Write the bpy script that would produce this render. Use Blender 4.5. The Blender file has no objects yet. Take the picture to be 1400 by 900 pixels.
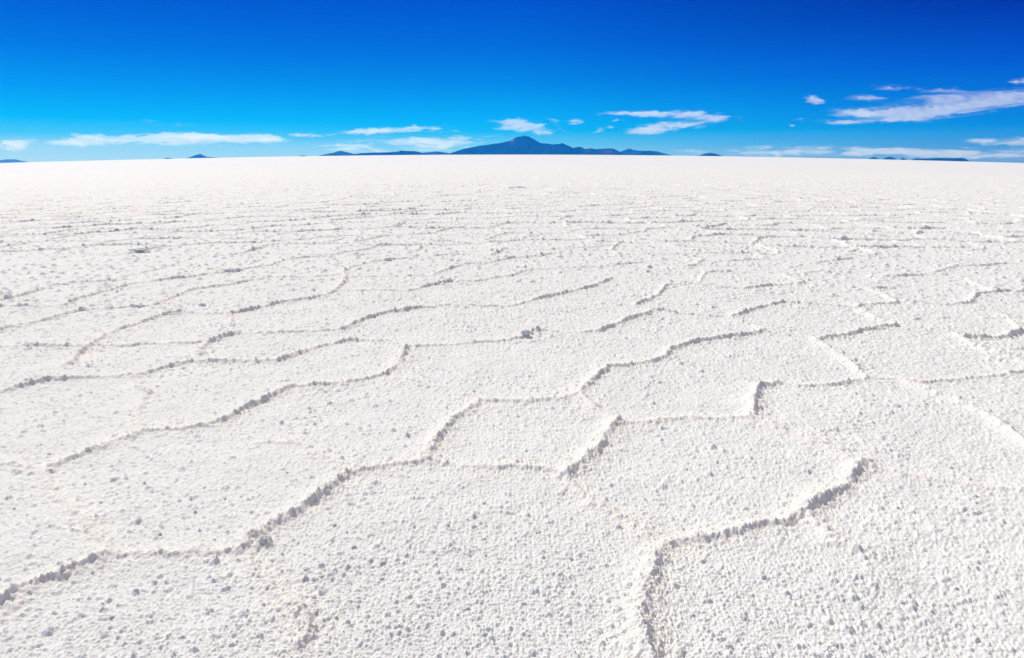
import bpy, math, random
import numpy as np
from mathutils import Vector, noise as mnoise

random.seed(7)
scene = bpy.context.scene
col = scene.collection
R = math.radians

# ------------------------------------------------------------------ camera
CAM_H = 1.6
FPX = 933.3                    # 24 mm lens on a 36 mm frame, in pixels of the 1400 wide photograph
PITCH = R(14.34)
cp, sp = math.cos(PITCH), math.sin(PITCH)
LENS_BEND = 0.0271                 # ground bent down to both sides, imitating the lens's barrel-distorted horizon


def lens_bend(x, y):
    return -LENS_BEND * x * x / np.sqrt(x * x + y * y + 9.0)


def ray(u, v):
    a = (u - 700.0) / FPX
    b = (450.0 - v) / FPX
    return a, cp + b * sp, -sp + b * cp


def ground_at(u, v):
    dx, dy, dz = ray(u, v)
    z = 0.0
    for _ in range(25):
        t = (z - CAM_H) / dz
        x, y = dx * t, dy * t
        z = float(lens_bend(x, y))
    return x, y


def tag(o, label, cat, group=None, kind=None):
    o['label'] = label
    o['category'] = cat
    if group:
        o['group'] = group
    if kind:
        o['kind'] = kind
    return o


# ------------------------------------------------------------------ noise helpers (numpy)
def hsh(ix, iy, s):
    n = (ix.astype(np.uint32) * np.uint32(374761393) + iy.astype(np.uint32) * np.uint32(668265263)
         + np.uint32((s * 2246822519) & 0xffffffff))
    n = (n ^ (n >> np.uint32(13))) * np.uint32(1274126177)
    n = (n ^ (n >> np.uint32(15))) * np.uint32(2246822519)
    n = n ^ (n >> np.uint32(16))
    return n.astype(np.float32) * np.float32(1.0 / 4294967296.0)


def vnoise(x, y, s):
    """smooth gradient noise, about -0.7..0.7"""
    fx, fy = np.floor(x), np.floor(y)
    ix, iy = fx.astype(np.int32), fy.astype(np.int32)
    tx, ty = (x - fx).astype(np.float32), (y - fy).astype(np.float32)

    def g(i, j):
        a = hsh(ix + i, iy + j, s) * np.float32(2 * math.pi)
        return np.cos(a) * (tx - i) + np.sin(a) * (ty - j)
    ux = tx * tx * tx * (tx * (tx * 6 - 15) + 10)
    uy = ty * ty * ty * (ty * (ty * 6 - 15) + 10)
    a = g(0, 0)
    a = a + ux * (g(1, 0) - a)
    b = g(0, 1)
    b = b + ux * (g(1, 1) - b)
    return a + uy * (b - a)


def fbm(x, y, s, octs=3, gain=0.5):
    t, a = 0, 1.0
    for k in range(octs):
        t = t + a * vnoise(x * 2 ** k, y * 2 ** k, s + 17 * k)
        a *= gain
    return t


def domes(x, y, cell, s, prob, rmin, rmax, power=0.5):
    """popcorn nodules: one dome per jittered cell, the highest one wins (0..1)"""
    x = x / cell
    y = y / cell
    fx, fy = np.floor(x), np.floor(y)
    ix, iy = fx.astype(np.int32), fy.astype(np.int32)
    tx, ty = (x - fx).astype(np.float32), (y - fy).astype(np.float32)
    best = np.zeros(x.shape, np.float32)
    for i in (-1, 0, 1):
        for j in (-1, 0, 1):
            jx, jy = ix + i, iy + j
            on = hsh(jx, jy, s + 3)
            rr = rmin + (rmax - rmin) * hsh(jx, jy, s + 2)
            ddx = tx - (i + 0.12 + 0.76 * hsh(jx, jy, s))
            ddy = ty - (j + 0.12 + 0.76 * hsh(jx, jy, s + 1))
            q = 1.0 - (ddx * ddx + ddy * ddy) / (rr * rr)
            q = np.where((q > 0) & (on < prob), q, 0)
            best = np.maximum(best, q ** power * rr)
    return best / rmax


def sstep(a, b, x):
    t = np.clip((x - a) / (b - a), 0, 1)
    return t * t * (3 - 2 * t)


# ------------------------------------------------------------------ ridge network
# pressure ridges between the salt plates: height factor, then points along the ridge
RIDGES = [
    (1.35, [(-30,848),(0,831),(15,821)]),
    (.95, [(15,821),(31,811),(58,798),(98,782),(142,762)]),
    (.55, [(142,762),(173,759),(200,760),(249,758),(284,756),(320,755),(334,752)]),
    (1.1, [(334,752),(342,742),(378,718),(409,702),(427,689),(453,671),(480,651)]),
    (.75, [(480,651),(513,644),(542,638),(584,632)]),
    (1.0, [(584,632),(589,613),(600,600),(613,584),(633,569),(658,551)]),
    (.6, [(658,551),(676,552),(720,551),(756,550),(787,544)]),
    (.95, [(787,544),(791,542),(809,524),(831,507),(867,502),(880,499),(910,492)]),
    (1.0, [(910,492),(917,480),(950,470),(985,466),(1010,462),(1045,456)]),
    (.7, [(791,542),(809,558),(836,573),(844,580)]),
    (1.25, [(844,578),(831,596),(822,609),(807,627),(791,638),(773,655)]),
    (.6, [(844,580),(867,581),(907,578),(942,573),(980,575),(1024,576)]),
    (1.05, [(1024,576),(1031,571),(1029,553),(1038,531),(1064,526)]),
    (.65, [(1064,526),(1091,530),(1135,529),(1184,520)]),
    (.9, [(1110,465),(1120,471),(1150,490),(1167,504),(1184,520)]),
    (.45, [(1184,520),(1229,521),(1264,524),(1300,521),(1344,518),(1400,510),(1450,502)]),
    (.8, [(1229,521),(1251,529),(1291,544),(1331,562),(1367,582),(1400,611),(1450,640)]),
    (.8, [(1031,573),(1065,588),(1100,602),(1122,611),(1149,624),(1172,638)]),
    (1.35, [(1188,637),(1172,642),(1167,647),(1158,667),(1131,678),(1109,691),(1102,704)]),
    (1.0, [(1102,700),(1078,718),(1042,722),(1020,729),(980,736),(944,740),(913,749)]),
    (1.3, [(913,749),(900,762),(892,780),(887,802),(880,829),(876,856),(881,878),(885,900),(890,930)]),
    (.65, [(1104,704),(1109,718),(1140,740),(1176,758)]),
    (.75, [(773,655),(787,667),(809,691),(836,704),(867,720),(890,738),(905,752)]),
    (.5, [(584,632),(600,633),(649,642)]),
    (.65, [(649,642),(676,642),(707,640),(742,645),(773,655)]),
    (.35, [(1188,640),(1229,649),(1269,656),(1309,662),(1344,667),(1393,671),(1440,675)]),
    (.9, [(71,642),(111,624),(151,609),(178,600),(196,593)]),
    (.7, [(196,593),(249,589),(284,584),(307,580)]),
    (1.1, [(307,580),(329,564),(356,553),(382,540),(400,532)]),
    (.8, [(400,532),(436,529),(471,527),(500,521),(524,516)]),
    (1.0, [(524,516),(542,504),(550,490),(556,478)]),
    (.65, [(556,478),(590,476),(650,470),(705,467)]),
    (1.05, [(705,467),(720,461),(735,455)]),
    (.55, [(735,455),(780,458),(820,455)]),
    (.95, [(820,455),(845,445),(865,437),(895,427),(925,431)]),
    (.4, [(71,642),(38,640),(13,638),(-20,637)]),
    (.55, [(67,645),(68,660),(75,678),(102,700),(124,727),(144,757)]),
    (.5, [(196,593),(191,580),(191,562),(204,542),(183,518)]),
    (.9, [(-20,544),(0,541),(27,533),(67,524),(107,520)]),
    (.6, [(107,520),(160,517),(182,514),(191,517)]),
    (.85, [(191,517),(222,507),(253,499),(300,497),(345,498),(380,497)]),
    (.95, [(380,497),(410,486),(440,475),(485,467)]),
    (.6, [(485,467),(530,471),(552,477)]),
    (.5, [(331,752),(339,763),(347,780),(369,793),(382,815),(409,842)]),
    (.9, [(409,842),(422,862),(420,872),(410,888)]),
    (.4, [(356,607),(400,607),(413,613),(431,620),(462,633),(480,646)]),
    (.35, [(542,515),(560,522),(591,529),(636,544),(658,551)]),
    (.55, [(-20,477),(0,477),(100,476),(175,474),(240,471),(275,471)]),
    (.9, [(277,488),(272,482),(285,472),(305,464),(325,459)]),
    (.55, [(325,459),(360,458),(425,455),(468,453)]),
    (1.0, [(468,453),(480,447),(505,437),(530,430),(575,424)]),
    (.6, [(575,424),(615,420),(700,421),(735,411)]),
    (.85, [(735,411),(765,405),(800,397),(835,385)]),
    (.45, [(277,488),(290,494),(320,497)]),
    (.45, [(315,433),(318,442),(320,452),(323,459)]),
    (.9, [(97,500),(115,482),(145,462),(175,450),(205,440),(225,433),(245,429)]),
    (.5, [(205,421),(225,425),(245,429),(285,431),(315,431)]),
    (.85, [(-20,462),(0,455),(30,447),(65,440),(90,432),(115,426)]),
    (.6, [(115,426),(160,424),(190,421),(210,421)]),
    (.8, [(210,421),(225,415),(245,405),(270,397),(305,393),(340,387),(370,382)]),
    (.55, [(370,382),(415,381),(470,377)]),
    (.6, [(-20,423),(0,422),(45,421),(90,420)]),
    (.85, [(90,420),(110,410),(145,401),(185,390),(225,385),(260,381),(295,375),(315,371)]),
    (.7, [(315,371),(350,367),(370,365),(395,356),(425,353),(470,349)]),
    (.85, [(-20,417),(0,414),(35,406),(75,392),(100,388)]),
    (.65, [(100,388),(145,387),(185,377),(215,370),(250,360)]),
    (.5, [(250,360),(275,364),(295,372),(312,371)]),
    (.95, [(315,433),(350,425),(390,415),(425,411),(455,404)]),
    (.8, [(455,404),(467,392),(475,382),(470,374)]),
    (.75, [(470,374),(480,368),(500,362),(530,357),(570,355)]),
    (.45, [(460,399),(510,399),(560,401)]),
    (.8, [(560,401),(580,395),(615,387),(650,387),(675,382),(700,379),(725,371)]),
    (.6, [(725,371),(760,368),(800,367),(830,365),(875,361)]),
    (.5, [(475,380),(520,380),(590,379)]),
    (.8, [(590,379),(615,370),(635,364),(665,362),(700,355),(740,351)]),
    (.85, [(872,419),(900,405),(912,392),(935,390),(960,393)]),
    (.5, [(960,393),(1020,397)]),
    (.7, [(1020,397),(1050,393),(1100,389)]),
    (.6, [(957,387),(965,374),(1000,373)]),
    (.45, [(925,431),(960,433),(1000,435)]),
    (.95, [(1000,436),(1030,425),(1070,416)]),
    (.45, [(1003,436),(1025,445),(1045,456)]),
    (.4, [(1070,416),(1110,418),(1150,421),(1180,422)]),
    (.5, [(1045,456),(1080,461),(1112,466)]),
    (.9, [(1112,466),(1150,463),(1185,453),(1225,447)]),
    (.85, [(1178,428),(1200,439),(1225,447)]),
    (.8, [(1172,422),(1200,418),(1225,416)]),
    (.5, [(1240,414),(1265,417),(1290,419),(1325,417)]),
    (.8, [(1325,417),(1335,405),(1365,401),(1400,401)]),
    (.8, [(1185,397),(1205,405),(1225,415)]),
    (.7, [(1190,397),(1210,396),(1230,392)]),
    (.55, [(1190,379),(1210,387)]),
    (.75, [(1210,380),(1255,379),(1280,374),(1305,366)]),
    (.8, [(1305,366),(1345,365),(1375,361)]),
    (.95, [(1305,462),(1320,465),(1350,464),(1375,463),(1400,455),(1430,448)]),
    (.85, [(1305,462),(1340,480),(1370,489),(1400,498),(1440,508)]),
    (.6, [(1370,432),(1385,442),(1393,452)]),
    (.75, [(1322,384),(1340,393),(1358,402)]),
    (.6, [(1075,378),(1100,375),(1130,371)]),
    (.5, [(1072,378),(1090,386),(1100,389)]),
    (.8, [(935,367),(950,365),(962,357)]),
    (.6, [(875,349),(920,349),(970,348),(1010,347),(1040,345)]),
    (.6, [(995,358),(1050,356)]),
    (.5, [(1030,346),(1048,356)]),
    (.7, [(1115,362),(1165,355)]),
    (.5, [(1168,352),(1205,353),(1240,352)]),
    (.7, [(1160,347),(1180,340)]),
    (.65, [(740,351),(765,347),(775,342),(845,337)]),
    (.5, [(1240,341),(1290,340),(1325,340)]),
    (.6, [(1320,352),(1350,356)]),
]

# ------------------------------------------------------------------ the salt flat: one polar sheet, fine near the camera
th = np.concatenate([np.arange(-47, 47.0001, 0.078), np.arange(47.2, 112, 0.24), np.linspace(114, 246, 45), np.arange(248, 312.9, 0.24)])   # degrees clockwise from +y
th = np.radians(th)
rr = list(np.linspace(0.05, 0.70, 6))
r_ = 0.8
while r_ < 140:
    rr.append(r_)
    r_ += max(0.0034, min(r_ * r_ / 1300.0, 0.004 + 0.0013 * r_ + 0.0010 * max(0.0, r_ - 22)))
n_fine = len(rr)
while r_ < 15500:
    rr.append(r_)
    r_ *= 1.055
rr.append(15500.0)
rr = np.array(rr)
NR, NT = len(rr), len(th)
X = (rr[:, None] * np.sin(th)[None, :])
Y = (rr[:, None] * np.cos(th)[None, :])
BASE = lens_bend(X, Y)

xf, yf = X[:n_fine], Y[:n_fine]
rf = np.hypot(xf, yf).astype(np.float32)
# wander the ridge lines so that they run crooked like real crust
WX = xf + 0.024 * fbm(xf / .13, yf / .13, 11, 3) + 0.012 * vnoise(xf / .035, yf / .035, 41)
WY = yf + 0.024 * fbm(xf / .13, yf / .13, 12, 3) + 0.012 * vnoise(xf / .035, yf / .035, 42)

RH = np.zeros(xf.shape, np.float32)     # ridge crest
RB = np.zeros(xf.shape, np.float32)     # broad skirt of crumbs beside the ridge
STEP = R(0.078)
n_dense = int(np.sum(th <= R(47.001)))


def profile(d, s, side, far_k=0.0):
    """crest and skirt of a ridge of strength s at distance d; side > 0 is the overridden plate (steeper)"""
    w = np.where(side > 0, 0.021 - 0.006 * far_k, 0.034) * (0.65 + 0.35 * s)
    crest = s * np.exp(-np.abs(d / w) ** 1.7)
    skirt = s * np.exp(-(d / 0.085) ** 2)
    return crest, skirt


for s, pts in RIDGES:
    s = s if s > .6 else .18 + .70 * s
    g = [ground_at(u, v) for u, v in pts]
    for (x0, y0), (x1, y1) in zip(g[:-1], g[1:]):
        if y0 < 0.3 or y1 < 0.3:
            continue
        pad = 0.22
        rs = [math.hypot(x0, y0), math.hypot(x1, y1)]
        ts = [math.atan2(x0, y0), math.atan2(x1, y1)]
        lo, hi = min(rs) - pad, max(rs) + pad
        tp = pad / max(min(rs), .5)
        i0, i1 = np.searchsorted(rr, lo), min(n_fine, np.searchsorted(rr, hi))
        j0 = max(0, np.searchsorted(th[:n_dense], min(ts) - tp))
        j1 = np.searchsorted(th[:n_dense], max(ts) + tp)
        if i1 <= i0 or j1 <= j0:
            continue
        sx, sy = WX[i0:i1, j0:j1], WY[i0:i1, j0:j1]
        ex, ey = x1 - x0, y1 - y0
        L2 = ex * ex + ey * ey + 1e-9
        t = np.clip(((sx - x0) * ex + (sy - y0) * ey) / L2, 0, 1)
        dx, dy = sx - (x0 + t * ex), sy - (y0 + t * ey)
        d = np.hypot(dx, dy)
        side = dx * 0.62 - dy * 0.78
        c, k = profile(d, s, side, sstep(4, 10, rs[0]))
        RH[i0:i1, j0:j1] = np.maximum(RH[i0:i1, j0:j1], c)
        RB[i0:i1, j0:j1] = np.maximum(RB[i0:i1, j0:j1], k)

# plates beyond the traced ones: jittered cells whose borders are ridges of differing strength
dep = yf * cp + (CAM_H - BASE[:n_fine]) * sp
pu = 700 + FPX * xf / np.maximum(dep, .2)
pv = 450 + FPX * ((CAM_H - BASE[:n_fine]) * cp - yf * sp) / np.maximum(dep, .2)
far_w = 1 - sstep(345, 356, pv) * sstep(-40, -10, pu) * (1 - sstep(1410, 1440, pu)) * (1 - sstep(905, 950, pv)) * (yf > 0)
CELL = 1.55
for a in range(0, n_fine, 64):
    sl = slice(a, min(a + 64, n_fine))
    if far_w[sl].max() <= 0:
        continue
    x = (WX[sl] + .25 * fbm(xf[sl] / 1.1, yf[sl] / 1.1, 61, 2)) / CELL
    y = (WY[sl] + .25 * fbm(xf[sl] / 1.1, yf[sl] / 1.1, 62, 2)) / (CELL * .82)
    ix, iy = np.floor(x).astype(np.int32), np.floor(y).astype(np.int32)
    f1 = np.full(x.shape, 9.0)
    p1x = np.zeros(x.shape); p1y = np.zeros(x.shape)
    i1_ = np.zeros(x.shape, np.int32); j1_ = np.zeros(x.shape, np.int32)
    nb = []
    for i in (-1, 0, 1, 2, -2):
        for j in (-1, 0, 1, 2, -2):
            jx, jy = ix + i, iy + j
            qx = jx + .5 + .85 * (hsh(jx, jy, 71) - .5)
            qy = jy + .5 + .85 * (hsh(jx, jy, 72) - .5)
            d = (qx - x) ** 2 + (qy - y) ** 2
            nb.append((jx, jy, qx, qy))
            m = d < f1
            f1 = np.where(m, d, f1)
            p1x = np.where(m, qx, p1x); p1y = np.where(m, qy, p1y)
            i1_ = np.where(m, jx, i1_); j1_ = np.where(m, jy, j1_)
    bc = np.zeros(x.shape); bk = np.zeros(x.shape)
    for jx, jy, qx, qy in nb:
        ex, ey = qx - p1x, qy - p1y
        L = np.hypot(ex, ey)
        ok = L > 1e-5
        L = np.where(ok, L, 1)
        d = (((p1x + qx) / 2 - x) * ex + ((p1y + qy) / 2 - y) * ey) / L * CELL
        s = .55 + .60 * hsh(jx + i1_, jy + j1_, 73)
        c, k = profile(np.where(ok, np.maximum(d, 0), 9), s, ex * .62 - ey * .78, sstep(4, 10, rf[sl]))
        bc = np.maximum(bc, c); bk = np.maximum(bk, k)
    RH[sl] = np.maximum(RH[sl], bc * far_w[sl])
    RB[sl] = np.maximum(RB[sl], bk * far_w[sl])

Z = BASE.copy()
CR = np.zeros(X.shape, np.float32)
for a in range(0, n_fine, 48):
    sl = slice(a, min(a + 48, n_fine))
    x, y, r = xf[sl], yf[sl], rf[sl]
    h, k = RH[sl], RB[sl]
    near = 1 - sstep(14, 45, r)
    vfar = 1 - sstep(85, 138, r)
    # domain warp so that the nodules are not round
    gx = x + .006 * vnoise(x / .021, y / .021, 91)
    gy = y + .006 * vnoise(x / .021, y / .021, 92)
    patch = .55 + .8 * fbm(x / .55, y / .55, 93, 2)             # rougher and smoother patches of crust
    patch = np.clip(patch, .3, 1.0)
    far = sstep(3.5, 9, r)
    # fused popcorn: billows with creases between them, at two sizes
    b1 = np.abs(vnoise(gx / .021, gy / .021, 101)) 
    b2 = np.abs(vnoise(gx / .0105 + 7, gy / .0105, 102))
    b3 = np.abs(vnoise(gx / .050 + 3, gy / .050, 103))
    soft = .0150 * b1 + .0105 * b2 + .013 * b3 * patch + .0044 * vnoise(x / .0075, y / .0075, 134)
    # scattered angular lumps
    wx, wy = gx + .006 * vnoise(x / .010, y / .010, 94), gy + .006 * vnoise(x / .010, y / .010, 95)
    mid = domes(wx, wy, .046, 111, .48, .16, .36, .9)
    big = domes(wx, wy, .105, 121, .27, .10, .25, 1.0)
    wide = domes(wx, wy, .150, 171, .62, .14, .36, .9) * sstep(4, 12, r) * (.5 + .7 * patch)
    rough = vnoise(x / .0105, y / .0105, 131) + .8 * vnoise(x / .0062, y / .0062, 134)
    z = soft * (1 + .7 * far) + .0108 * mid * (.35 + .75 * patch) * (1 + 1.0 * far) + .019 * big * (.3 + .8 * patch)
    z = z + .034 * wide * (1 + .5 * sstep(10, 45, r))
    z = z + (.0012 + .005 * mid + .006 * big) * rough + .009 * fbm(x / .22, y / .22, 132, 2)
    z = z + .012 * fbm(x / .9, y / .9, 133, 2)
    # ridges: broken, lumpy, crumbly
    along = np.clip(.86 + .72 * fbm(x / .36, y / .36, 141, 2) + .22 * vnoise(x / .07, y / .07, 143), .34 + .45 * sstep(5, 14, r), 1.4 - .25 * sstep(8, 20, r))
    crumb = np.abs(vnoise(gx / .019, gy / .019, 151))
    crumb2 = domes(wx + .3, wy, .050, 161, .6, .2, .5, 1.0)
    tall = .84 + .50 * sstep(3.5, 8, r) + .45 * sstep(10, 18, r) + 1.5 * sstep(13, 50, r)
    z = z + .0305 * tall * h * along * (.86 + .24 * crumb + .10 * crumb2 + .16 * vnoise(x / .034, y / .034, 152) + .20 * rough)
    z = z + k * (.011 + .010 * crumb2 * along + .006 * crumb)
    Z[sl] += z * vfar * (0.7 + 0.3 * near)
    CR[sl] = np.clip(1.5 * h * along + .9 * k, 0, 1)

nv = NR * NT
co = np.empty((nv + 1, 3), np.float32)
co[:nv, 0] = X.ravel(); co[:nv, 1] = Y.ravel(); co[:nv, 2] = Z.ravel()
co[nv] = (0, 0, float(Z[0].mean()))
ii = np.arange(NR - 1, dtype=np.int32)[:, None] * NT
jj = np.arange(NT, dtype=np.int32)[None, :]
jn = (jj + 1) % NT
quads = np.stack([ii + jj, ii + NT + jj, ii + NT + jn, ii + jn], axis=-1).reshape(-1, 4)[:, ::-1]
j0 = np.arange(NT, dtype=np.int32)
tris = np.stack([np.full(NT, nv, np.int32), (j0 + 1) % NT, j0], axis=-1)
nq, nt = len(quads), len(tris)
me = bpy.data.meshes.new('salt_flat')
me.vertices.add(nv + 1)
me.vertices.foreach_set('co', co.ravel())
me.loops.add(nq * 4 + nt * 3)
me.loops.foreach_set('vertex_index', np.concatenate([quads.ravel(), tris.ravel()]).astype(np.int32))
me.polygons.add(nq + nt)
me.polygons.foreach_set('loop_start', np.concatenate([np.arange(nq) * 4, nq * 4 + np.arange(nt) * 3]).astype(np.int32))
me.update(calc_edges=True)
at = me.attributes.new('crust', 'FLOAT', 'POINT')
at.data.foreach_set('value', np.concatenate([CR.ravel(), [0]]).astype(np.float32))
me.polygons.foreach_set('use_smooth', np.ones(nq + nt, bool))
if me.polygons[0].normal.z < 0:
    me.flip_normals()
flat = bpy.data.objects.new('salt_flat', me)
col.objects.link(flat)
tag(flat, 'vast white salt flat cracked into polygon plates with raised crusty ridges', 'salt flat', kind='structure')


def ground_z(x, y):
    r = math.hypot(x, y)
    i = min(max(int(np.searchsorted(rr, r)) - 1, 0), NR - 2)
    j = min(max(int(np.searchsorted(th, math.atan2(x, y))) - 1, 0), NT - 2)
    return float(Z[i:i + 2, j:j + 2].mean())


# ------------------------------------------------------------------ materials
def new_mat(name):
    m = bpy.data.materials.new(name)
    m.use_nodes = True
    nt_ = m.node_tree
    nt_.nodes.clear()
    return m, nt_.nodes, nt_.links


def salt_material(name, grey=0.0, use_crust=True):
    m, N, L = new_mat(name)
    out = N.new('ShaderNodeOutputMaterial')
    b = N.new('ShaderNodeBsdfPrincipled')
    b.inputs['Roughness'].default_value = .75
    b.inputs['Specular IOR Level'].default_value = .12
    tc = N.new('ShaderNodeTexCoord')
    n1 = N.new('ShaderNodeTexNoise'); n1.inputs['Scale'].default_value = 1.7; n1.inputs['Detail'].default_value = 5
    n2 = N.new('ShaderNodeTexNoise'); n2.inputs['Scale'].default_value = 23; n2.inputs['Detail'].default_value = 4
    L.new(tc.outputs['Object'], n1.inputs['Vector']); L.new(tc.outputs['Object'], n2.inputs['Vector'])
    r1 = N.new('ShaderNodeValToRGB')
    r1.color_ramp.elements[0].position = .3; r1.color_ramp.elements[1].position = .7
    k = 1 - grey
    r1.color_ramp.elements[0].color = (.835 * k, .84 * k, .845 * k, 1)
    r1.color_ramp.elements[1].color = (.87 * k, .872 * k, .875 * k, 1)
    L.new(n1.outputs['Fac'], r1.inputs['Fac'])
    base = r1.outputs['Color']
    if use_crust:
        # lighter, warmer tint on the ridge crusts
        a = N.new('ShaderNodeAttribute'); a.attribute_name = 'crust'
        nm = N.new('ShaderNodeMath'); nm.operation = 'MULTIPLY_ADD'; nm.inputs[1].default_value = .9; nm.inputs[2].default_value = .35
        L.new(n2.outputs['Fac'], nm.inputs[0])
        mul = N.new('ShaderNodeMath'); mul.operation = 'MULTIPLY'; mul.use_clamp = True
        L.new(a.outputs['Fac'], mul.inputs[0]); L.new(nm.outputs[0], mul.inputs[1])
        mx = N.new('ShaderNodeMixRGB'); mx.inputs['Color2'].default_value = (.925, .887, .848, 1)
        L.new(mul.outputs[0], mx.inputs['Fac']); L.new(base, mx.inputs['Color1'])
        base = mx.outputs['Color']
    L.new(base, b.inputs['Base Color'])
    nb1 = N.new('ShaderNodeTexNoise'); nb1.inputs['Scale'].default_value = 210; nb1.inputs['Detail'].default_value = 3
    L.new(tc.outputs['Object'], nb1.inputs['Vector'])
    bp = N.new('ShaderNodeBump'); bp.inputs['Strength'].default_value = .8; bp.inputs['Distance'].default_value = .004
    L.new(nb1.outputs['Fac'], bp.inputs['Height']); L.new(bp.outputs['Normal'], b.inputs['Normal'])
    L.new(b.outputs['BSDF'], out.inputs['Surface'])
    return m


SALT = salt_material('salt')
me.materials.append(SALT)
LUMP = salt_material('salt_lump', -.07, False)
MOUND = salt_material('salt_mound_crust', -.05, False)

# ------------------------------------------------------------------ salt lumps lying on the plates
import bmesh


def lump_mesh(name, seed, sub, mat, rough=.35, flatten=1.0):
    bm = bmesh.new()
    bmesh.ops.create_icosphere(bm, subdivisions=sub, radius=1)
    off = Vector((seed * 7.3, seed * 3.1, seed * 1.7))
    for v in bm.verts:
        p = v.co.normalized()
        d = 1 + rough * mnoise.noise(p * 1.3 + off) + rough * .55 * mnoise.noise(p * 3.1 + off)
        d += .10 * (1 - mnoise.voronoi(p * 3.6 + off)[0][0] * 2) + .09 * mnoise.noise(p * 8 + off) + .06 * mnoise.noise(p * 17 + off)
        v.co = Vector((p.x * d, p.y * d, p.z * d * flatten))
    m_ = bpy.data.meshes.new(name)
    bm.to_mesh(m_); bm.free()
    for p in m_.polygons:
        p.use_smooth = True
    m_.materials.append(mat)
    return m_


def put_lump(name, mesh, x, y, rad, rz, sx=1.0, sy=1.0, sz=.9, sink=.52):
    o = bpy.data.objects.new(name, mesh)
    col.objects.link(o)
    o.location = (x, y, ground_z(x, y) + rad * sz * (1 - 2 * sink) * .55)
    o.scale = (rad * sx, rad * sy, rad * sz)
    o.rotation_euler = (0, 0, rz)
    return o


lump_meshes = [lump_mesh('salt_lump', i + 1, 4, LUMP) for i in range(7)]
LUMPS = [(62,571),(296,569),(431,562),(431,570),(67,622),(56,610),(249,708),(267,701),(220,721),(218,733),(293,739),(280,669),
         (307,682),(96,767),(140,827),(153,846),(420,782),(429,819),(431,844),(489,830),(476,798),(171,882),(458,722),(364,853),
         (20,696),(138,689),(662,691),(736,729),(662,739),(756,787),(682,770),(629,782),(598,820),(716,869),(544,838),(584,858),
         (662,871),(751,842),(744,816),(484,751),(522,793),(507,769),(1018,849),(947,844),(969,867),(1044,793),(1178,831),(996,889),
         (1142,884),(1227,696),(1333,680),(1373,829),(1307,807),(960,771),(1300,640),(1240,613),(460,848),(418,795),(440,792),(523,773)]
placed = []
spots = []
for u, v in LUMPS:
    x, y = ground_at(u, v)
    spots.append((x, y, random.uniform(.007, .0115)))
tries = 0
while len(spots) < 72 and tries < 9000:
    tries += 1
    u, v = random.uniform(5, 1395), 400 + 500 * random.random() ** .8
    x, y = ground_at(u, v)
    i = int(np.searchsorted(rr, math.hypot(x, y))); j = int(np.searchsorted(th, math.atan2(x, y)))
    if RB[min(i, n_fine - 1), min(j, NT - 1)] > .15:
        continue
    if any((x - a) ** 2 + (y - b) ** 2 < .06 ** 2 for a, b, _ in spots):
        continue
    if vnoise(np.array([x / .5]), np.array([y / .5]), 5)[0] < -.15:
        continue
    spots.append((x, y, random.uniform(.005, .011)))
for k, (x, y, rad) in enumerate(spots):
    o = put_lump('salt_lump', lump_meshes[k % 7], x, y, rad, random.uniform(0, 6.28),
                 random.uniform(.85, 1.2), random.uniform(.85, 1.2), random.uniform(.65, .9))
    tag(o, 'small white salt lump on the open crust of a plate, away from the ridges', 'salt lump', 'salt lumps scattered over the plates')

# single clods and mounds that stand out
SPECIAL = [
    ('salt_lump', (363,744), .026, 1, 1, .9, 0, LUMP, 'roundest and largest salt lump, just below the bent ridge at lower left'),
    ('salt_mound', (190,346.5), .14, 1.2, .6, .22, 0, MOUND, 'wide flat-topped grey salt mound, farthest of the two dark mounds at left'),
    ('salt_mound', (316,372), .125, 1.2, .6, .36, .2, MOUND, 'pointed grey salt mound where two thin ridges meet, left of centre'),
    ('salt_clod', (718,463), .036, 1.2, .8, .75, .5, MOUND, 'grey salt clod where the ridge steps up, near the middle of the flat'),
    ('salt_clod', (191,422), .055, 1.6, .6, .34, 0, LUMP, 'low crumbly salt clod on a thin ridge, above the darker clod at left'),
    ('salt_clod', (238,432), .050, 1.5, .6, .34, .2, MOUND, 'dark grey elongated salt clod at the tip of a long slanting ridge'),
    ('salt_clod', (708,257.5), .34, 1.2, .5, .22, 0, MOUND, 'far dark flat salt clod alone on the smooth pan below the volcano'),
    ('salt_clod', (530,358), .055, 1.2, .8, .7, 0, MOUND, 'blue-grey salt clod sitting on a distant thin ridge, above centre'),
    ('salt_clod', (277,419.5), .038, 1.2, .8, .7, 0, MOUND, 'small blue-grey salt clod alone on a plate between two ridges at left'),
    ('salt_clod', (497,298), .20, 1.3, .5, .28, 0, MOUND, 'thin dark salt clod far out on the flat, left of the volcano'),
]
for k, (nm, (u, v), rad, sx, sy, sz, rz, mat, lab) in enumerate(SPECIAL):
    x, y = ground_at(u, v)
    o = put_lump(nm, lump_mesh(nm, 20 + k, 5, mat, .3), x, y, rad, rz, sx, sy, sz, .40)
    tag(o, lab, nm.replace('_', ' '))

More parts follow.
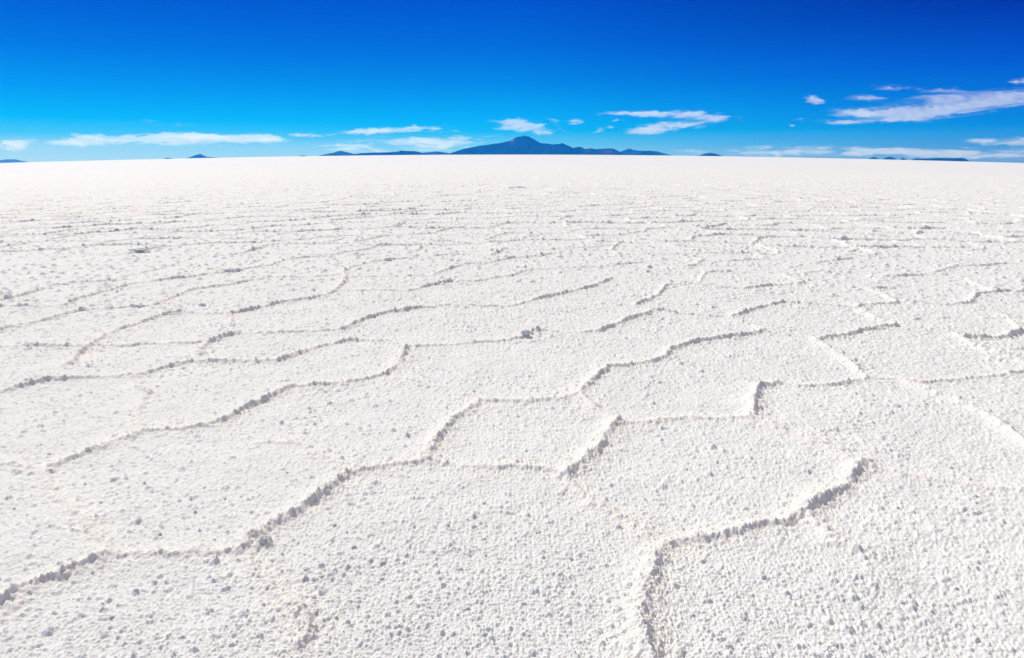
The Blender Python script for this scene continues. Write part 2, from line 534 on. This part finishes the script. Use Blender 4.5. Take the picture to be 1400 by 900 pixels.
# ------------------------------------------------------------------ far hills and the volcano
def hill_material(name, c1, c2, c3=None):
    m, N, L = new_mat(name)
    out = N.new('ShaderNodeOutputMaterial')
    b = N.new('ShaderNodeBsdfDiffuse')
    tc = N.new('ShaderNodeTexCoord')
    n1 = N.new('ShaderNodeTexNoise'); n1.inputs['Scale'].default_value = .004; n1.inputs['Detail'].default_value = 7
    L.new(tc.outputs['Object'], n1.inputs['Vector'])
    r1 = N.new('ShaderNodeValToRGB')
    r1.color_ramp.elements[0].position = .38; r1.color_ramp.elements[1].position = .62
    r1.color_ramp.elements[0].color = (*c1, 1); r1.color_ramp.elements[1].color = (*c2, 1)
    L.new(n1.outputs['Fac'], r1.inputs['Fac'])
    base = r1.outputs['Color']
    if c3:
        a = N.new('ShaderNodeAttribute'); a.attribute_name = 'scree'
        mx = N.new('ShaderNodeMixRGB'); mx.inputs['Color2'].default_value = (*c3, 1)
        L.new(a.outputs['Fac'], mx.inputs['Fac']); L.new(base, mx.inputs['Color1'])
        base = mx.outputs['Color']
    L.new(base, b.inputs['Color'])
    L.new(b.outputs[0], out.inputs['Surface'])
    return m


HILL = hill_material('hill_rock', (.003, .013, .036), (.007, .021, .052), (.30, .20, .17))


HAZED = hill_material('hill_rock_haze_tint', (.012, .040, .080), (.020, .055, .100), (.30, .20, .17))  # distance haze painted into the rock colour, lighter and bluer

HAZED_STRONG = hill_material('hill_rock_strong_haze_tint', (.06, .15, .22), (.08, .18, .26), (.30, .20, .17))  # the farthest hill: haze painted into its colour, stronger still


def hill(name, dist, depth, sil, label, seed, scree=None, gully=.30, mat=None):
    """a real ridge of ground: the skyline heights run along its spine, spurs and gullies run down both flanks"""
    us = [p[0] for p in sil]
    xs, zs = [], []
    for u, v in sil:
        dx, dy, dz = ray(u, v)
        hyp = math.hypot(dx, dy)
        az = math.atan2(dx, dy)
        bz = float(lens_bend(np.array(dist * math.sin(az)), np.array(dist * math.cos(az))))
        xs.append(az)
        zs.append(max(CAM_H + dist * dz / hyp - bz, 0))
    n = max(24, int((us[-1] - us[0]) * 1.1)); nd = 46
    az = np.linspace(xs[0], xs[-1], n)
    hh = np.interp(az, xs, zs)
    rng = np.arange(n) / n
    hh = hh * (1 + .045 * fbm(az * 900, az * 0 + seed, seed, 3)) 
    t = np.linspace(-1, 1, nd)
    A, T = np.meshgrid(az, t, indexing='ij')
    H = hh[:, None] * np.ones_like(T)
    s_arc = A * dist
    d = T * depth
    spur = fbm(s_arc / 170 + .9 * vnoise(s_arc / 600, d / 600, seed + 3), d / 650 + 3.1, seed + 5, 4, .55)
    fall = np.clip(1 - np.abs(T), 0, 1) ** 1.15
    env = np.clip(np.abs(T) * 3.2, 0, 1)
    zz = H * fall * (1 + gully * 1.6 * spur * env) 
    zz = np.minimum(zz, H * (1 - .02 * np.abs(T)))
    # widen the foot of high parts so flanks stay natural
    rad = dist + d
    PX, PY = rad * np.sin(A), rad * np.cos(A)
    PZ = lens_bend(PX, PY) + zz - 6.0 * (np.abs(T) > .985)
    PZ[0, :] = lens_bend(PX[0], PY[0]) - 6; PZ[-1, :] = lens_bend(PX[-1], PY[-1]) - 6
    cx, cy = float(PX.mean()), float(PY.mean()); cz = float(lens_bend(np.array(cx), np.array(cy)))
    vs = np.stack([PX - cx, PY - cy, PZ - cz], -1).reshape(-1, 3)
    fs = [(i * nd + j, i * nd + j + 1, (i + 1) * nd + j + 1, (i + 1) * nd + j) for i in range(n - 1) for j in range(nd - 1)]
    m_ = bpy.data.meshes.new(name)
    m_.from_pydata(vs.tolist(), [], fs)
    if sum(p.normal.z for p in m_.polygons) < 0:
        m_.flip_normals()
    sc = np.zeros((n, nd), np.float32)
    if scree:
        for (u, v, ru, rv, amp) in scree:
            a0 = math.atan2(*ray(u, v)[:2])
            b0 = ray(u, v); zc = CAM_H + dist * b0[2] / math.hypot(b0[0], b0[1])
            ax = (A - a0 - .0009 * ((PZ - zc) / 60)) / (ru / FPX); az_ = (PZ - zc) / (rv / FPX * dist)
            sc = np.maximum(sc, (amp * np.exp(-ax * ax - az_ * az_) * np.clip(.6 + 1.2 * fbm(s_arc / 45, d / 90, seed + 9, 3), 0, 1)).astype(np.float32))
    at_ = m_.attributes.new('scree', 'FLOAT', 'POINT')
    at_.data.foreach_set('value', sc.ravel())
    for p in m_.polygons:
        p.use_smooth = True
    m_.materials.append(mat or HILL)
    o = bpy.data.objects.new(name, m_)
    o.location = (cx, cy, cz)
    col.objects.link(o)
    return tag(o, label, 'volcano' if name == 'volcano' else name.split('_')[-1], kind='structure')


hill('volcano', 13800, 1250, [(606,213.5),(616,209.5),(634,203.6),(646,201),(658,199),(670,197),(680,196),(690,193.6),(698,192),(703,189),(708,186.6),
     (713,186),(716.6,184.8),(719,185.8),(722,185.6),(726,188),(730,190),(735,193),(740,195.6),(749,196.2),(758,197.2),(767,196.5),(775,200),(784,203),(800,206),(820,208.5),(842,210.5),(858,213.5)],
     'tall blue volcano with a jagged summit and pink scar rising over the flat', 3, [(700,191.5,2.6,3,.9)])
hill('mountain', 13100, 600, [(752,213),(760,204),(767,195.3),(774,197.6),(779,200),(784,202.4),(788,201),(792,200.4),(796,201.6),(800,203.6),(808,202.6),(814,204),(826,203),(832,202.7),(838,203),(846,206.6),(855,211),(860,213.4)],
     'humped mountain shoulder with a pinkish slope joining the volcano on its right', 8, [(831,208,9,4,.22),(803,208,6,4,.14)])
hill('hill', 15250, 420, [(434,214),(440,212),(448,210.4),(457,208.7),(461,207),(466,206),(470,207),(476,208.5),(483,210.4),(492,211.5),(502,213.5)], 'pale pointed hill at the left end of the main range', 11, mat=HAZED)
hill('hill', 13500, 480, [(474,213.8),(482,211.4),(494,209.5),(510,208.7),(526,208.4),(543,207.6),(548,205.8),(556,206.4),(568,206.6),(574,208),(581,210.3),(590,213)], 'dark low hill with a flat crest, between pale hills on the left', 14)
hill('hill', 15250, 420, [(566,213),(572,210.2),(580,208.7),(590,207.8),(598,206.9),(606,208),(614,209.6),(624,212.8)], 'pale rounded hill filling the gap just left of the volcano', 17, mat=HAZED)
hill('hill', 15250, 480, [(838,213),(847,208),(853,205.6),(860,203),(865,204.4),(871,205.8),(880,206.2),(890,206.4),(899,207),(908,209.6),(916,212),(923,214)], 'long pale hill sloping down at the right end of the main range', 19, mat=HAZED)
hill('hill', 13000, 300, [(864,213),(873,210),(881,207.6),(888,205.6),(894,208.4),(901,211),(906,213.6)], 'small dark cone hill in front of the pale right hill', 23)
hill('island_hill', 13600, 200, [(953,214.2),(957,212.4),(963,210.3),(971,209),(979,210.4),(985,212.4),(989,214.6)], 'lone low rounded hill on the horizon just right of the range', 27)
hill('island_hill', 13600, 90, [(1187,218.9),(1190,216.3),(1194.6,214.6),(1199,216.2),(1202,219)], 'small peaked island hill, leftmost of the three little ones at right', 31)
hill('island_hill', 13600, 110, [(1206.5,219.2),(1210,216),(1216,214.3),(1222,215.8),(1227,219.5)], 'round island hill, middle and biggest of the three little ones at right', 33)
hill('island_hill', 13600, 60, [(1230,219.4),(1232,217),(1234.6,215.8),(1237,217),(1239.5,219.6)], 'tiniest island hill, between a round one and a long one at right', 35)
hill('island_hill', 13600, 240, [(1246,219.8),(1249,217.4),(1253,216.4),(1262,216.7),(1275,216.3),(1286,216),(1300,216.2),(1316,215.8),(1321,217.6),(1326,221.5)], 'long flat-topped island hill at the far right of the horizon', 37)
hill('hill', 17000, 260, [(248,218.4),(254,216.8),(262.5,214),(268,211.8),(274,210.4),(278,212.3),(282,214.4),(290,214.9),(300,216),(306,217.3)], 'sharp little blue peak alone on the left horizon', 41, mat=HAZED)
hill('island_hill', 14200, 110, [(219,219),(223,217.4),(228.6,215.7),(233,216.6),(238,218.6)], 'tiny low island hill just left of the sharp little peak', 43)
hill('island_hill', 13800, 60, [(407,214.6),(411,213),(415,212.6),(421,214.4)], 'barely visible island hill between the left peak and the range', 45)
hill('hill', 18700, 300, [(-30,221),(0,219),(10,217.8),(21,218),(30,220),(40,222.5)], 'faint pale hill fading into haze at the extreme left', 47, mat=HAZED_STRONG)

# ------------------------------------------------------------------ clouds: lens shaped bodies with thin ragged edges
cm, N, L = new_mat('cloud_vapour')
out = N.new('ShaderNodeOutputMaterial')
tc = N.new('ShaderNodeTexCoord')
mp = N.new('ShaderNodeMapping'); mp.inputs['Scale'].default_value = (.00062, .0002, .0036)
L.new(tc.outputs['Object'], mp.inputs['Vector'])
nz = N.new('ShaderNodeTexNoise'); nz.inputs['Scale'].default_value = 1.0; nz.inputs['Detail'].default_value = 9; nz.inputs['Roughness'].default_value = .58
nz.inputs['Distortion'].default_value = .8
L.new(mp.outputs[0], nz.inputs['Vector'])
att = N.new('ShaderNodeAttribute'); att.attribute_name = 'vapour'
mr = N.new('ShaderNodeMapRange'); mr.inputs['From Min'].default_value = .25; mr.inputs['From Max'].default_value = .75
mr.inputs['To Min'].default_value = -1.0; mr.inputs['To Max'].default_value = .80
L.new(nz.outputs['Fac'], mr.inputs['Value'])
ad = N.new('ShaderNodeMath'); ad.operation = 'ADD'
L.new(att.outputs['Fac'], ad.inputs[0]); L.new(mr.outputs[0], ad.inputs[1])
sm = N.new('ShaderNodeMapRange'); sm.interpolation_type = 'SMOOTHSTEP'
sm.inputs['From Min'].default_value = 0.0; sm.inputs['From Max'].default_value = .85; sm.inputs['To Max'].default_value = .44
L.new(ad.outputs[0], sm.inputs['Value'])
mn = N.new('ShaderNodeMath'); mn.operation = 'MULTIPLY'      # never denser than the cloud body is there
L.new(sm.outputs[0], mn.inputs[0])
cl = N.new('ShaderNodeMapRange'); cl.inputs['From Min'].default_value = .04; cl.inputs['From Max'].default_value = .35
L.new(att.outputs['Fac'], cl.inputs['Value']); L.new(cl.outputs[0], mn.inputs[1])
tr = N.new('ShaderNodeBsdfTransparent')
df = N.new('ShaderNodeBsdfDiffuse'); df.inputs['Color'].default_value = (.92, .92, .92, 1)
tl = N.new('ShaderNodeBsdfTranslucent'); tl.inputs['Color'].default_value = (.97, .97, .97, 1)
m1 = N.new('ShaderNodeMixShader'); m1.inputs[0].default_value = .86
L.new(df.outputs[0], m1.inputs[1]); L.new(tl.outputs[0], m1.inputs[2])
m2 = N.new('ShaderNodeMixShader')
L.new(mn.outputs[0], m2.inputs[0]); L.new(tr.outputs[0], m2.inputs[1]); L.new(m1.outputs[0], m2.inputs[2])
L.new(m2.outputs[0], out.inputs['Surface'])


def cloud(dist, blobs, label, thick=900.0, lean=-80.0, name='cloud'):
    u0 = min(b[0] - 2.0 * b[2] for b in blobs); u1 = max(b[0] + 2.0 * b[2] for b in blobs)
    v0 = min(b[1] - 2.0 * b[3] for b in blobs); v1 = max(b[1] + 2.0 * b[3] for b in blobs)
    nu = int(min(170, max(16, (u1 - u0) / 2))); nvv = int(min(50, max(10, (v1 - v0) / 1.0)))
    U, V = np.meshgrid(np.linspace(u0, u1, nu), np.linspace(v0, v1, nvv), indexing='ij')
    D = np.zeros_like(U)
    wob = int(u0) % 89
    U0_, V0_ = U, V
    U = U0_ + 9 * fbm(U0_ / 16, V0_ / 5, wob + 1, 3)
    V = V0_ + 2.4 * fbm(U0_ / 13, V0_ / 4.5, wob + 2, 3)
    for (cx, cy, rx, ry, amp) in blobs:
        D = np.maximum(D, 0) + amp * np.exp(-((U - cx) / rx) ** 2 - ((V - cy) / ry) ** 2) * (1 - .45 * np.clip(D, 0, 1))
    D = np.clip(D, 0, 1.15)
    U, V = U0_, V0_
    a = (U - 700) / FPX; b = (450 - V) / FPX
    dx, dy, dz = a, cp + b * sp, -sp + b * cp
    hyp = np.hypot(dx, dy)
    base = dist + (np.mean([q[1] for q in blobs]) - V) * lean
    pts = []
    puff = fbm(U / 30, V / 9, int(u0) % 97, 2) * 260
    for sgn in (-1, 1):
        rad = base + sgn * (thick * .5 * np.sqrt(np.clip(D, 0, 1)) + 15) + puff * np.clip(D, 0, 1) * (1 if sgn < 0 else -.6)
        t = rad / hyp
        pts.append(np.stack([dx * t, dy * t, CAM_H + dz * t], -1))
    P = np.stack(pts, 0)
    c = P.reshape(-1, 3)[np.argmax(np.tile(D.ravel(), 2))].copy()
    keep = D > .035
    vid = np.arange(2 * nu * nvv).reshape(2, nu, nvv)
    fs = []
    qk = np.zeros((nu + 1, nvv + 1), bool)
    qk[1:nu, 1:nvv] = keep[:-1, :-1] | keep[1:, :-1] | keep[:-1, 1:] | keep[1:, 1:]
    for i in range(nu - 1):
        for j in range(nvv - 1):
            if not qk[i + 1, j + 1]:
                continue
            fs.append((vid[0, i, j], vid[0, i, j + 1], vid[0, i + 1, j + 1], vid[0, i + 1, j]))
            fs.append((vid[1, i, j], vid[1, i + 1, j], vid[1, i + 1, j + 1], vid[1, i, j + 1]))
            if not qk[i, j + 1]:
                fs.append((vid[0, i, j], vid[1, i, j], vid[1, i, j + 1], vid[0, i, j + 1]))
            if not qk[i + 2, j + 1]:
                fs.append((vid[0, i + 1, j], vid[0, i + 1, j + 1], vid[1, i + 1, j + 1], vid[1, i + 1, j]))
            if not qk[i + 1, j]:
                fs.append((vid[0, i, j], vid[0, i + 1, j], vid[1, i + 1, j], vid[1, i, j]))
            if not qk[i + 1, j + 2]:
                fs.append((vid[0, i, j + 1], vid[1, i, j + 1], vid[1, i + 1, j + 1], vid[0, i + 1, j + 1]))
    used = np.unique(np.array(fs))
    remap = np.zeros(2 * nu * nvv, int); remap[used] = np.arange(len(used))
    m_ = bpy.data.meshes.new(name)
    m_.from_pydata((P.reshape(-1, 3)[used] - c).tolist(), [], remap[np.array(fs)].tolist())
    at_ = m_.attributes.new('vapour', 'FLOAT', 'POINT')
    at_.data.foreach_set('value', np.concatenate([D.ravel(), .32 * D.ravel()])[used].astype(np.float32))
    for p in m_.polygons:
        p.use_smooth = True
    m_.materials.append(cm)
    o = bpy.data.objects.new(name, m_)
    o.location = c
    col.objects.link(o)
    return tag(o, label, 'cloud', 'clouds low over the horizon')


cloud(27000, [(105,194,34,4.2,1.1),(122,187,24,5,.95),(160,192,40,5,1.05),(215,190,48,6,1.1),(265,189,42,6.5,1.15),(315,190,48,6,1.1),(365,191,34,4.5,.8)], 'long white flat-bottomed cloud bank low over the left horizon')
cloud(27500, [(18,196,20,4.5,1.15),(30,195,14,3.5,.7),(48,190,9,2.6,.5),(22,204,22,3,.3)], 'small puffy white cloud at the extreme left above the faint hill')
cloud(27000, [(383,182,4,1.5,.6),(410,183.5,18,2,.8),(440,185,26,2.6,.8)], 'thin white streak of cloud right of the long left bank')
cloud(26500, [(490,181,24,3,.85),(520,179,24,3.4,.85),(558,176,26,3.4,.95),(590,175,20,3,.7),(607,178,22,4,.4)], 'slanting double white streak of cloud above the left hills')
cloud(30000, [(480,199,50,5,.45),(560,192,60,5.5,.55),(635,190,44,5,.55),(600,199,65,7,.42),(500,206,60,5,.36)], 'broad pale veil of cloud behind the hills left of the volcano')
cloud(27500, [(693,165.5,18,3,1.0),(715,168,24,5,.75),(726,175,26,6,.72),(742,181,24,4,.5),(700,176,18,3,.45)], 'white cloud floating right above the volcano summit')
cloud(26000, [(786,165,10,2.3,.85),(773,166,14,1.6,.45),(765,156,7,3,.4),(756,163,8,2,.4),(787,170,9,1.4,.4)], 'little ragged white cloud right of the summit cloud')
cloud(26000, [(820,178,10,2.8,.7),(836,174,10,2.2,.45),(843,165,5.5,1.8,.75),(815,157.5,9,1.8,.45)], 'scatter of tiny cloud tufts between the summit cloud and the double cloud')
cloud(24000, [(860,154.5,28,2.2,.8),(900,155,32,3.6,.85),(945,156,34,5,.95),(978,163,22,5.5,.85),(885,178,26,4.6,.75),(920,172,24,4,.8),(945,170,20,4.5,.6)], 'double-layered white cloud high to the right of the volcano')
cloud(23000, [(1108,134,11,3.6,.8),(1116,138,12,4,.7)], 'small lone cloud tuft left of the large right cloud')
cloud(23000, [(1215,122,26,4.5,.65),(1190,133,26,4,.5),(1175,155,38,6,.75),(1230,157,50,7,.8),(1285,150,54,8,.8),(1335,138,58,12,.72),(1385,131,58,11,.75),(1280,127,46,6,.55),(1150,167,32,3,.7),(1195,165,26,2.6,.5)], 'largest cloud, a broad layered streak reaching the right edge', 1600)
cloud(24500, [(1092,163.3,15,1.9,.6),(1081,171.5,5,1.1,.5),(1100,156,14,1.2,.3)], 'faint thin cloud sliver under the lone tuft')
cloud(22500, [(1393,111.5,18,3.4,.85),(1430,112,30,4,.8)], 'small cloud above the large right cloud, cut by the right edge')
cloud(29000, [(1350,193,26,4,.6),(1395,192,34,5.5,.72),(1440,196,40,6,.7)], 'grey-lilac flat cloud low at the right edge over the pan')
cloud(31000, [(960,206,40,5,.36),(1060,207,75,6.5,.48),(1180,208,85,7,.50),(1300,209,85,7.5,.50),(1400,210,75,8,.50)], 'long hazy lilac band of cloud lying on the right horizon')
cloud(26000, [(195,166,45,3.6,.28),(250,170,40,2.6,.30),(340,152,16,1.4,.3)], 'wispy hardly visible cloud above the long left bank')

# ------------------------------------------------------------------ the air
HX = 15900.0
z_lo = float(Z.min()) - 8.0
z_hi = 470.0
hv = [(x, y, z) for z in (z_lo, z_hi) for (x, y) in ((-HX, -HX), (HX, -HX), (HX, HX), (-HX, HX))]
hm = bpy.data.meshes.new('haze')
hm.from_pydata(hv, [], [(3, 2, 1, 0), (4, 5, 6, 7), (0, 1, 5, 4), (1, 2, 6, 5), (2, 3, 7, 6), (3, 0, 4, 7)])
hz, N, L = new_mat('haze_air')
out = N.new('ShaderNodeOutputMaterial')
pvn = N.new('ShaderNodeVolumePrincipled')
AIR = (.010, .27, 1.0)       # how much of each colour the air scatters
AIRLIGHT = 1.05
pvn.inputs['Color'].default_value = (*AIR, 1)
HAZE_D = 4.6e-5
pvn.inputs['Density'].default_value = HAZE_D
pvn.inputs['Absorption Color'].default_value = (1, 1, 1, 1)      # air scatters, it does not absorb
pvn.inputs['Anisotropy'].default_value = 0.25
L.new(pvn.outputs[0], out.inputs['Volume'])
hm.materials.append(hz)
ho = bpy.data.objects.new('haze', hm)
col.objects.link(ho)
tag(ho, 'thin blue haze of distance over the whole salt pan', 'haze', kind='stuff')

# ------------------------------------------------------------------ sky and sun
SUN_EL, SUN_AZ = R(45), R(-38)          # azimuth clockwise from +y (ahead), so ahead and to the left
w = bpy.data.worlds.new('World')
scene.world = w
w.use_nodes = True
N, L = w.node_tree.nodes, w.node_tree.links
N.clear()
out = N.new('ShaderNodeOutputWorld')
bg = N.new('ShaderNodeBackground')
bg.inputs['Strength'].default_value = 0.10
sky = N.new('ShaderNodeTexSky')
sky.sky_type = 'NISHITA'
sky.sun_disc = False
sky.sun_elevation = SUN_EL
sky.sun_rotation = SUN_AZ
sky.altitude = 3650
sky.air_density = 1.0
sky.dust_density = 0.6
sky.ozone_density = 1.0
tc = N.new('ShaderNodeTexCoord')
sep = N.new('ShaderNodeSeparateXYZ')
L.new(tc.outputs['Generated'], sep.inputs[0])


def mth(op, a, b=None):
    n = N.new('ShaderNodeMath'); n.operation = op
    for k, q in enumerate((a, b)):
        if q is None:
            continue
        if isinstance(q, (int, float)):
            n.inputs[k].default_value = q
        else:
            L.new(q, n.inputs[k])
    return n.outputs[0]


el = mth('MULTIPLY', mth('ARCSINE', sep.outputs['Z']), 180 / math.pi)
hyp = mth('SQRT', mth('ADD', mth('MULTIPLY', sep.outputs['X'], sep.outputs['X']), mth('MULTIPLY', sep.outputs['Y'], sep.outputs['Y'])))
side = mth('DIVIDE', sep.outputs['X'], mth('MAXIMUM', hyp, 1e-4))


def lin(c):
    return tuple(((q / 255) / 12.92 if q / 255 <= .04045 else ((q / 255 + .055) / 1.055) ** 2.4) for q in c)


SKY_K = 20.0     # the background strength is 0.1 and the ramps hold half values


def behind_air(d, c, hyp_az):
    """the sky beyond the haze, so that seen through the haze it has the colour c"""
    L_ = min(HX / math.cos(R(hyp_az)), (z_hi - CAM_H) / math.sin(R(max(d, .05))))
    T = [math.exp(-HAZE_D * k * L_) for k in AIR]
    return tuple(max(0.0, (q - AIRLIGHT * (1 - t)) / t) * .5 for q, t in zip(lin(c), T))


def ramp(stops, hyp_az):
    n = N.new('ShaderNodeValToRGB')
    e = n.color_ramp.elements
    while len(e) > 1:
        e.remove(e[-1])
    first = True
    for d, c in stops:
        x = e[0] if first else e.new((d + 2) / 14.0)
        x.position = (d + 2) / 14.0
        x.color = (*behind_air(d, c, hyp_az), 1)
        first = False
    L.new(mth('DIVIDE', mth('ADD', el, 2.0), 14.0), n.inputs['Fac'])
    return n.outputs['Color']


rl = ramp([(-.6, (176, 226, 248)), (.6, (152, 219, 249)), (1.4, (75, 203, 251)), (2.4, (0, 189, 252)), (4.4, (0, 158, 244)), (7, (0, 124, 229)), (9.4, (0, 103, 217)), (12, (0, 84, 200))], 34)
rc = ramp([(-.1, (142, 215, 249)), (.8, (102, 207, 252)), (1.8, (22, 192, 253)), (2.9, (0, 177, 251)), (5.4, (0, 141, 234)), (8, (0, 113, 221)), (11.4, (0, 88, 209))], 0)
rr_ = ramp([(-.6, (112, 176, 232)), (.8, (66, 168, 234)), (1.9, (0, 153, 236)), (3.4, (0, 132, 227)), (6, (0, 97, 214)), (9.4, (0, 63, 176)), (12, (0, 50, 152))], 34)


def mix(f, a, b):
    n = N.new('ShaderNodeMixRGB')
    L.new(f, n.inputs['Fac']); L.new(a, n.inputs['Color1']); L.new(b, n.inputs['Color2'])
    return n.outputs['Color']


def mrange(v, a, b):
    n = N.new('ShaderNodeMapRange')
    n.inputs['From Min'].default_value = a; n.inputs['From Max'].default_value = b
    L.new(v, n.inputs['Value'])
    return n.outputs[0]


low = mix(mrange(side, 0.0, .57), mix(mrange(side, -.57, 0.0), rl, rc), rr_)
sc_ = N.new('ShaderNodeMixRGB'); sc_.blend_type = 'MULTIPLY'; sc_.inputs['Fac'].default_value = 1
sc_.inputs['Color2'].default_value = (SKY_K, SKY_K, SKY_K, 1)
L.new(low, sc_.inputs['Color1'])
# made-up white veil overhead, out of view, added to fill and neutralise shadows
veil = N.new('ShaderNodeMixRGB'); veil.inputs['Fac'].default_value = .85  # added overhead fill, not a real cloud veil
veil.inputs['Color2'].default_value = (4.0, 3.72, 3.42, 1)
L.new(sky.outputs[0], veil.inputs['Color1'])
fin = mix(mrange(el, 13, 30), sc_.outputs['Color'], veil.outputs['Color'])
L.new(fin, bg.inputs['Color'])
L.new(bg.outputs[0], out.inputs['Surface'])

ld = bpy.data.lights.new('sun', 'SUN')
ld.energy = 3.35
ld.angle = R(.53)
ld.color = (1, .970, .918)
so = bpy.data.objects.new('sun', ld)
sd = Vector((math.sin(SUN_AZ) * math.cos(SUN_EL), math.cos(SUN_AZ) * math.cos(SUN_EL), math.sin(SUN_EL)))
so.rotation_euler = sd.to_track_quat('Z', 'Y').to_euler()
so.location = sd * 50
col.objects.link(so)

cd = bpy.data.cameras.new('camera')
cd.sensor_width = 36
cd.lens = 24
cd.clip_start = .05
cd.clip_end = 150000
co_ = bpy.data.objects.new('camera', cd)
co_.location = (0, 0, CAM_H)
co_.rotation_euler = (R(90) - PITCH, 0, 0)
col.objects.link(co_)
scene.camera = co_

vs_ = scene.view_settings
vs_.view_transform = 'Standard'
vs_.look = 'None'
vs_.exposure = 0.0
vs_.gamma = 1
scene.cycles.use_denoising = True
scene.cycles.max_bounces = 8
scene.cycles.diffuse_bounces = 6
scene.cycles.transparent_max_bounces = 24
scene.cycles.volume_bounces = 2
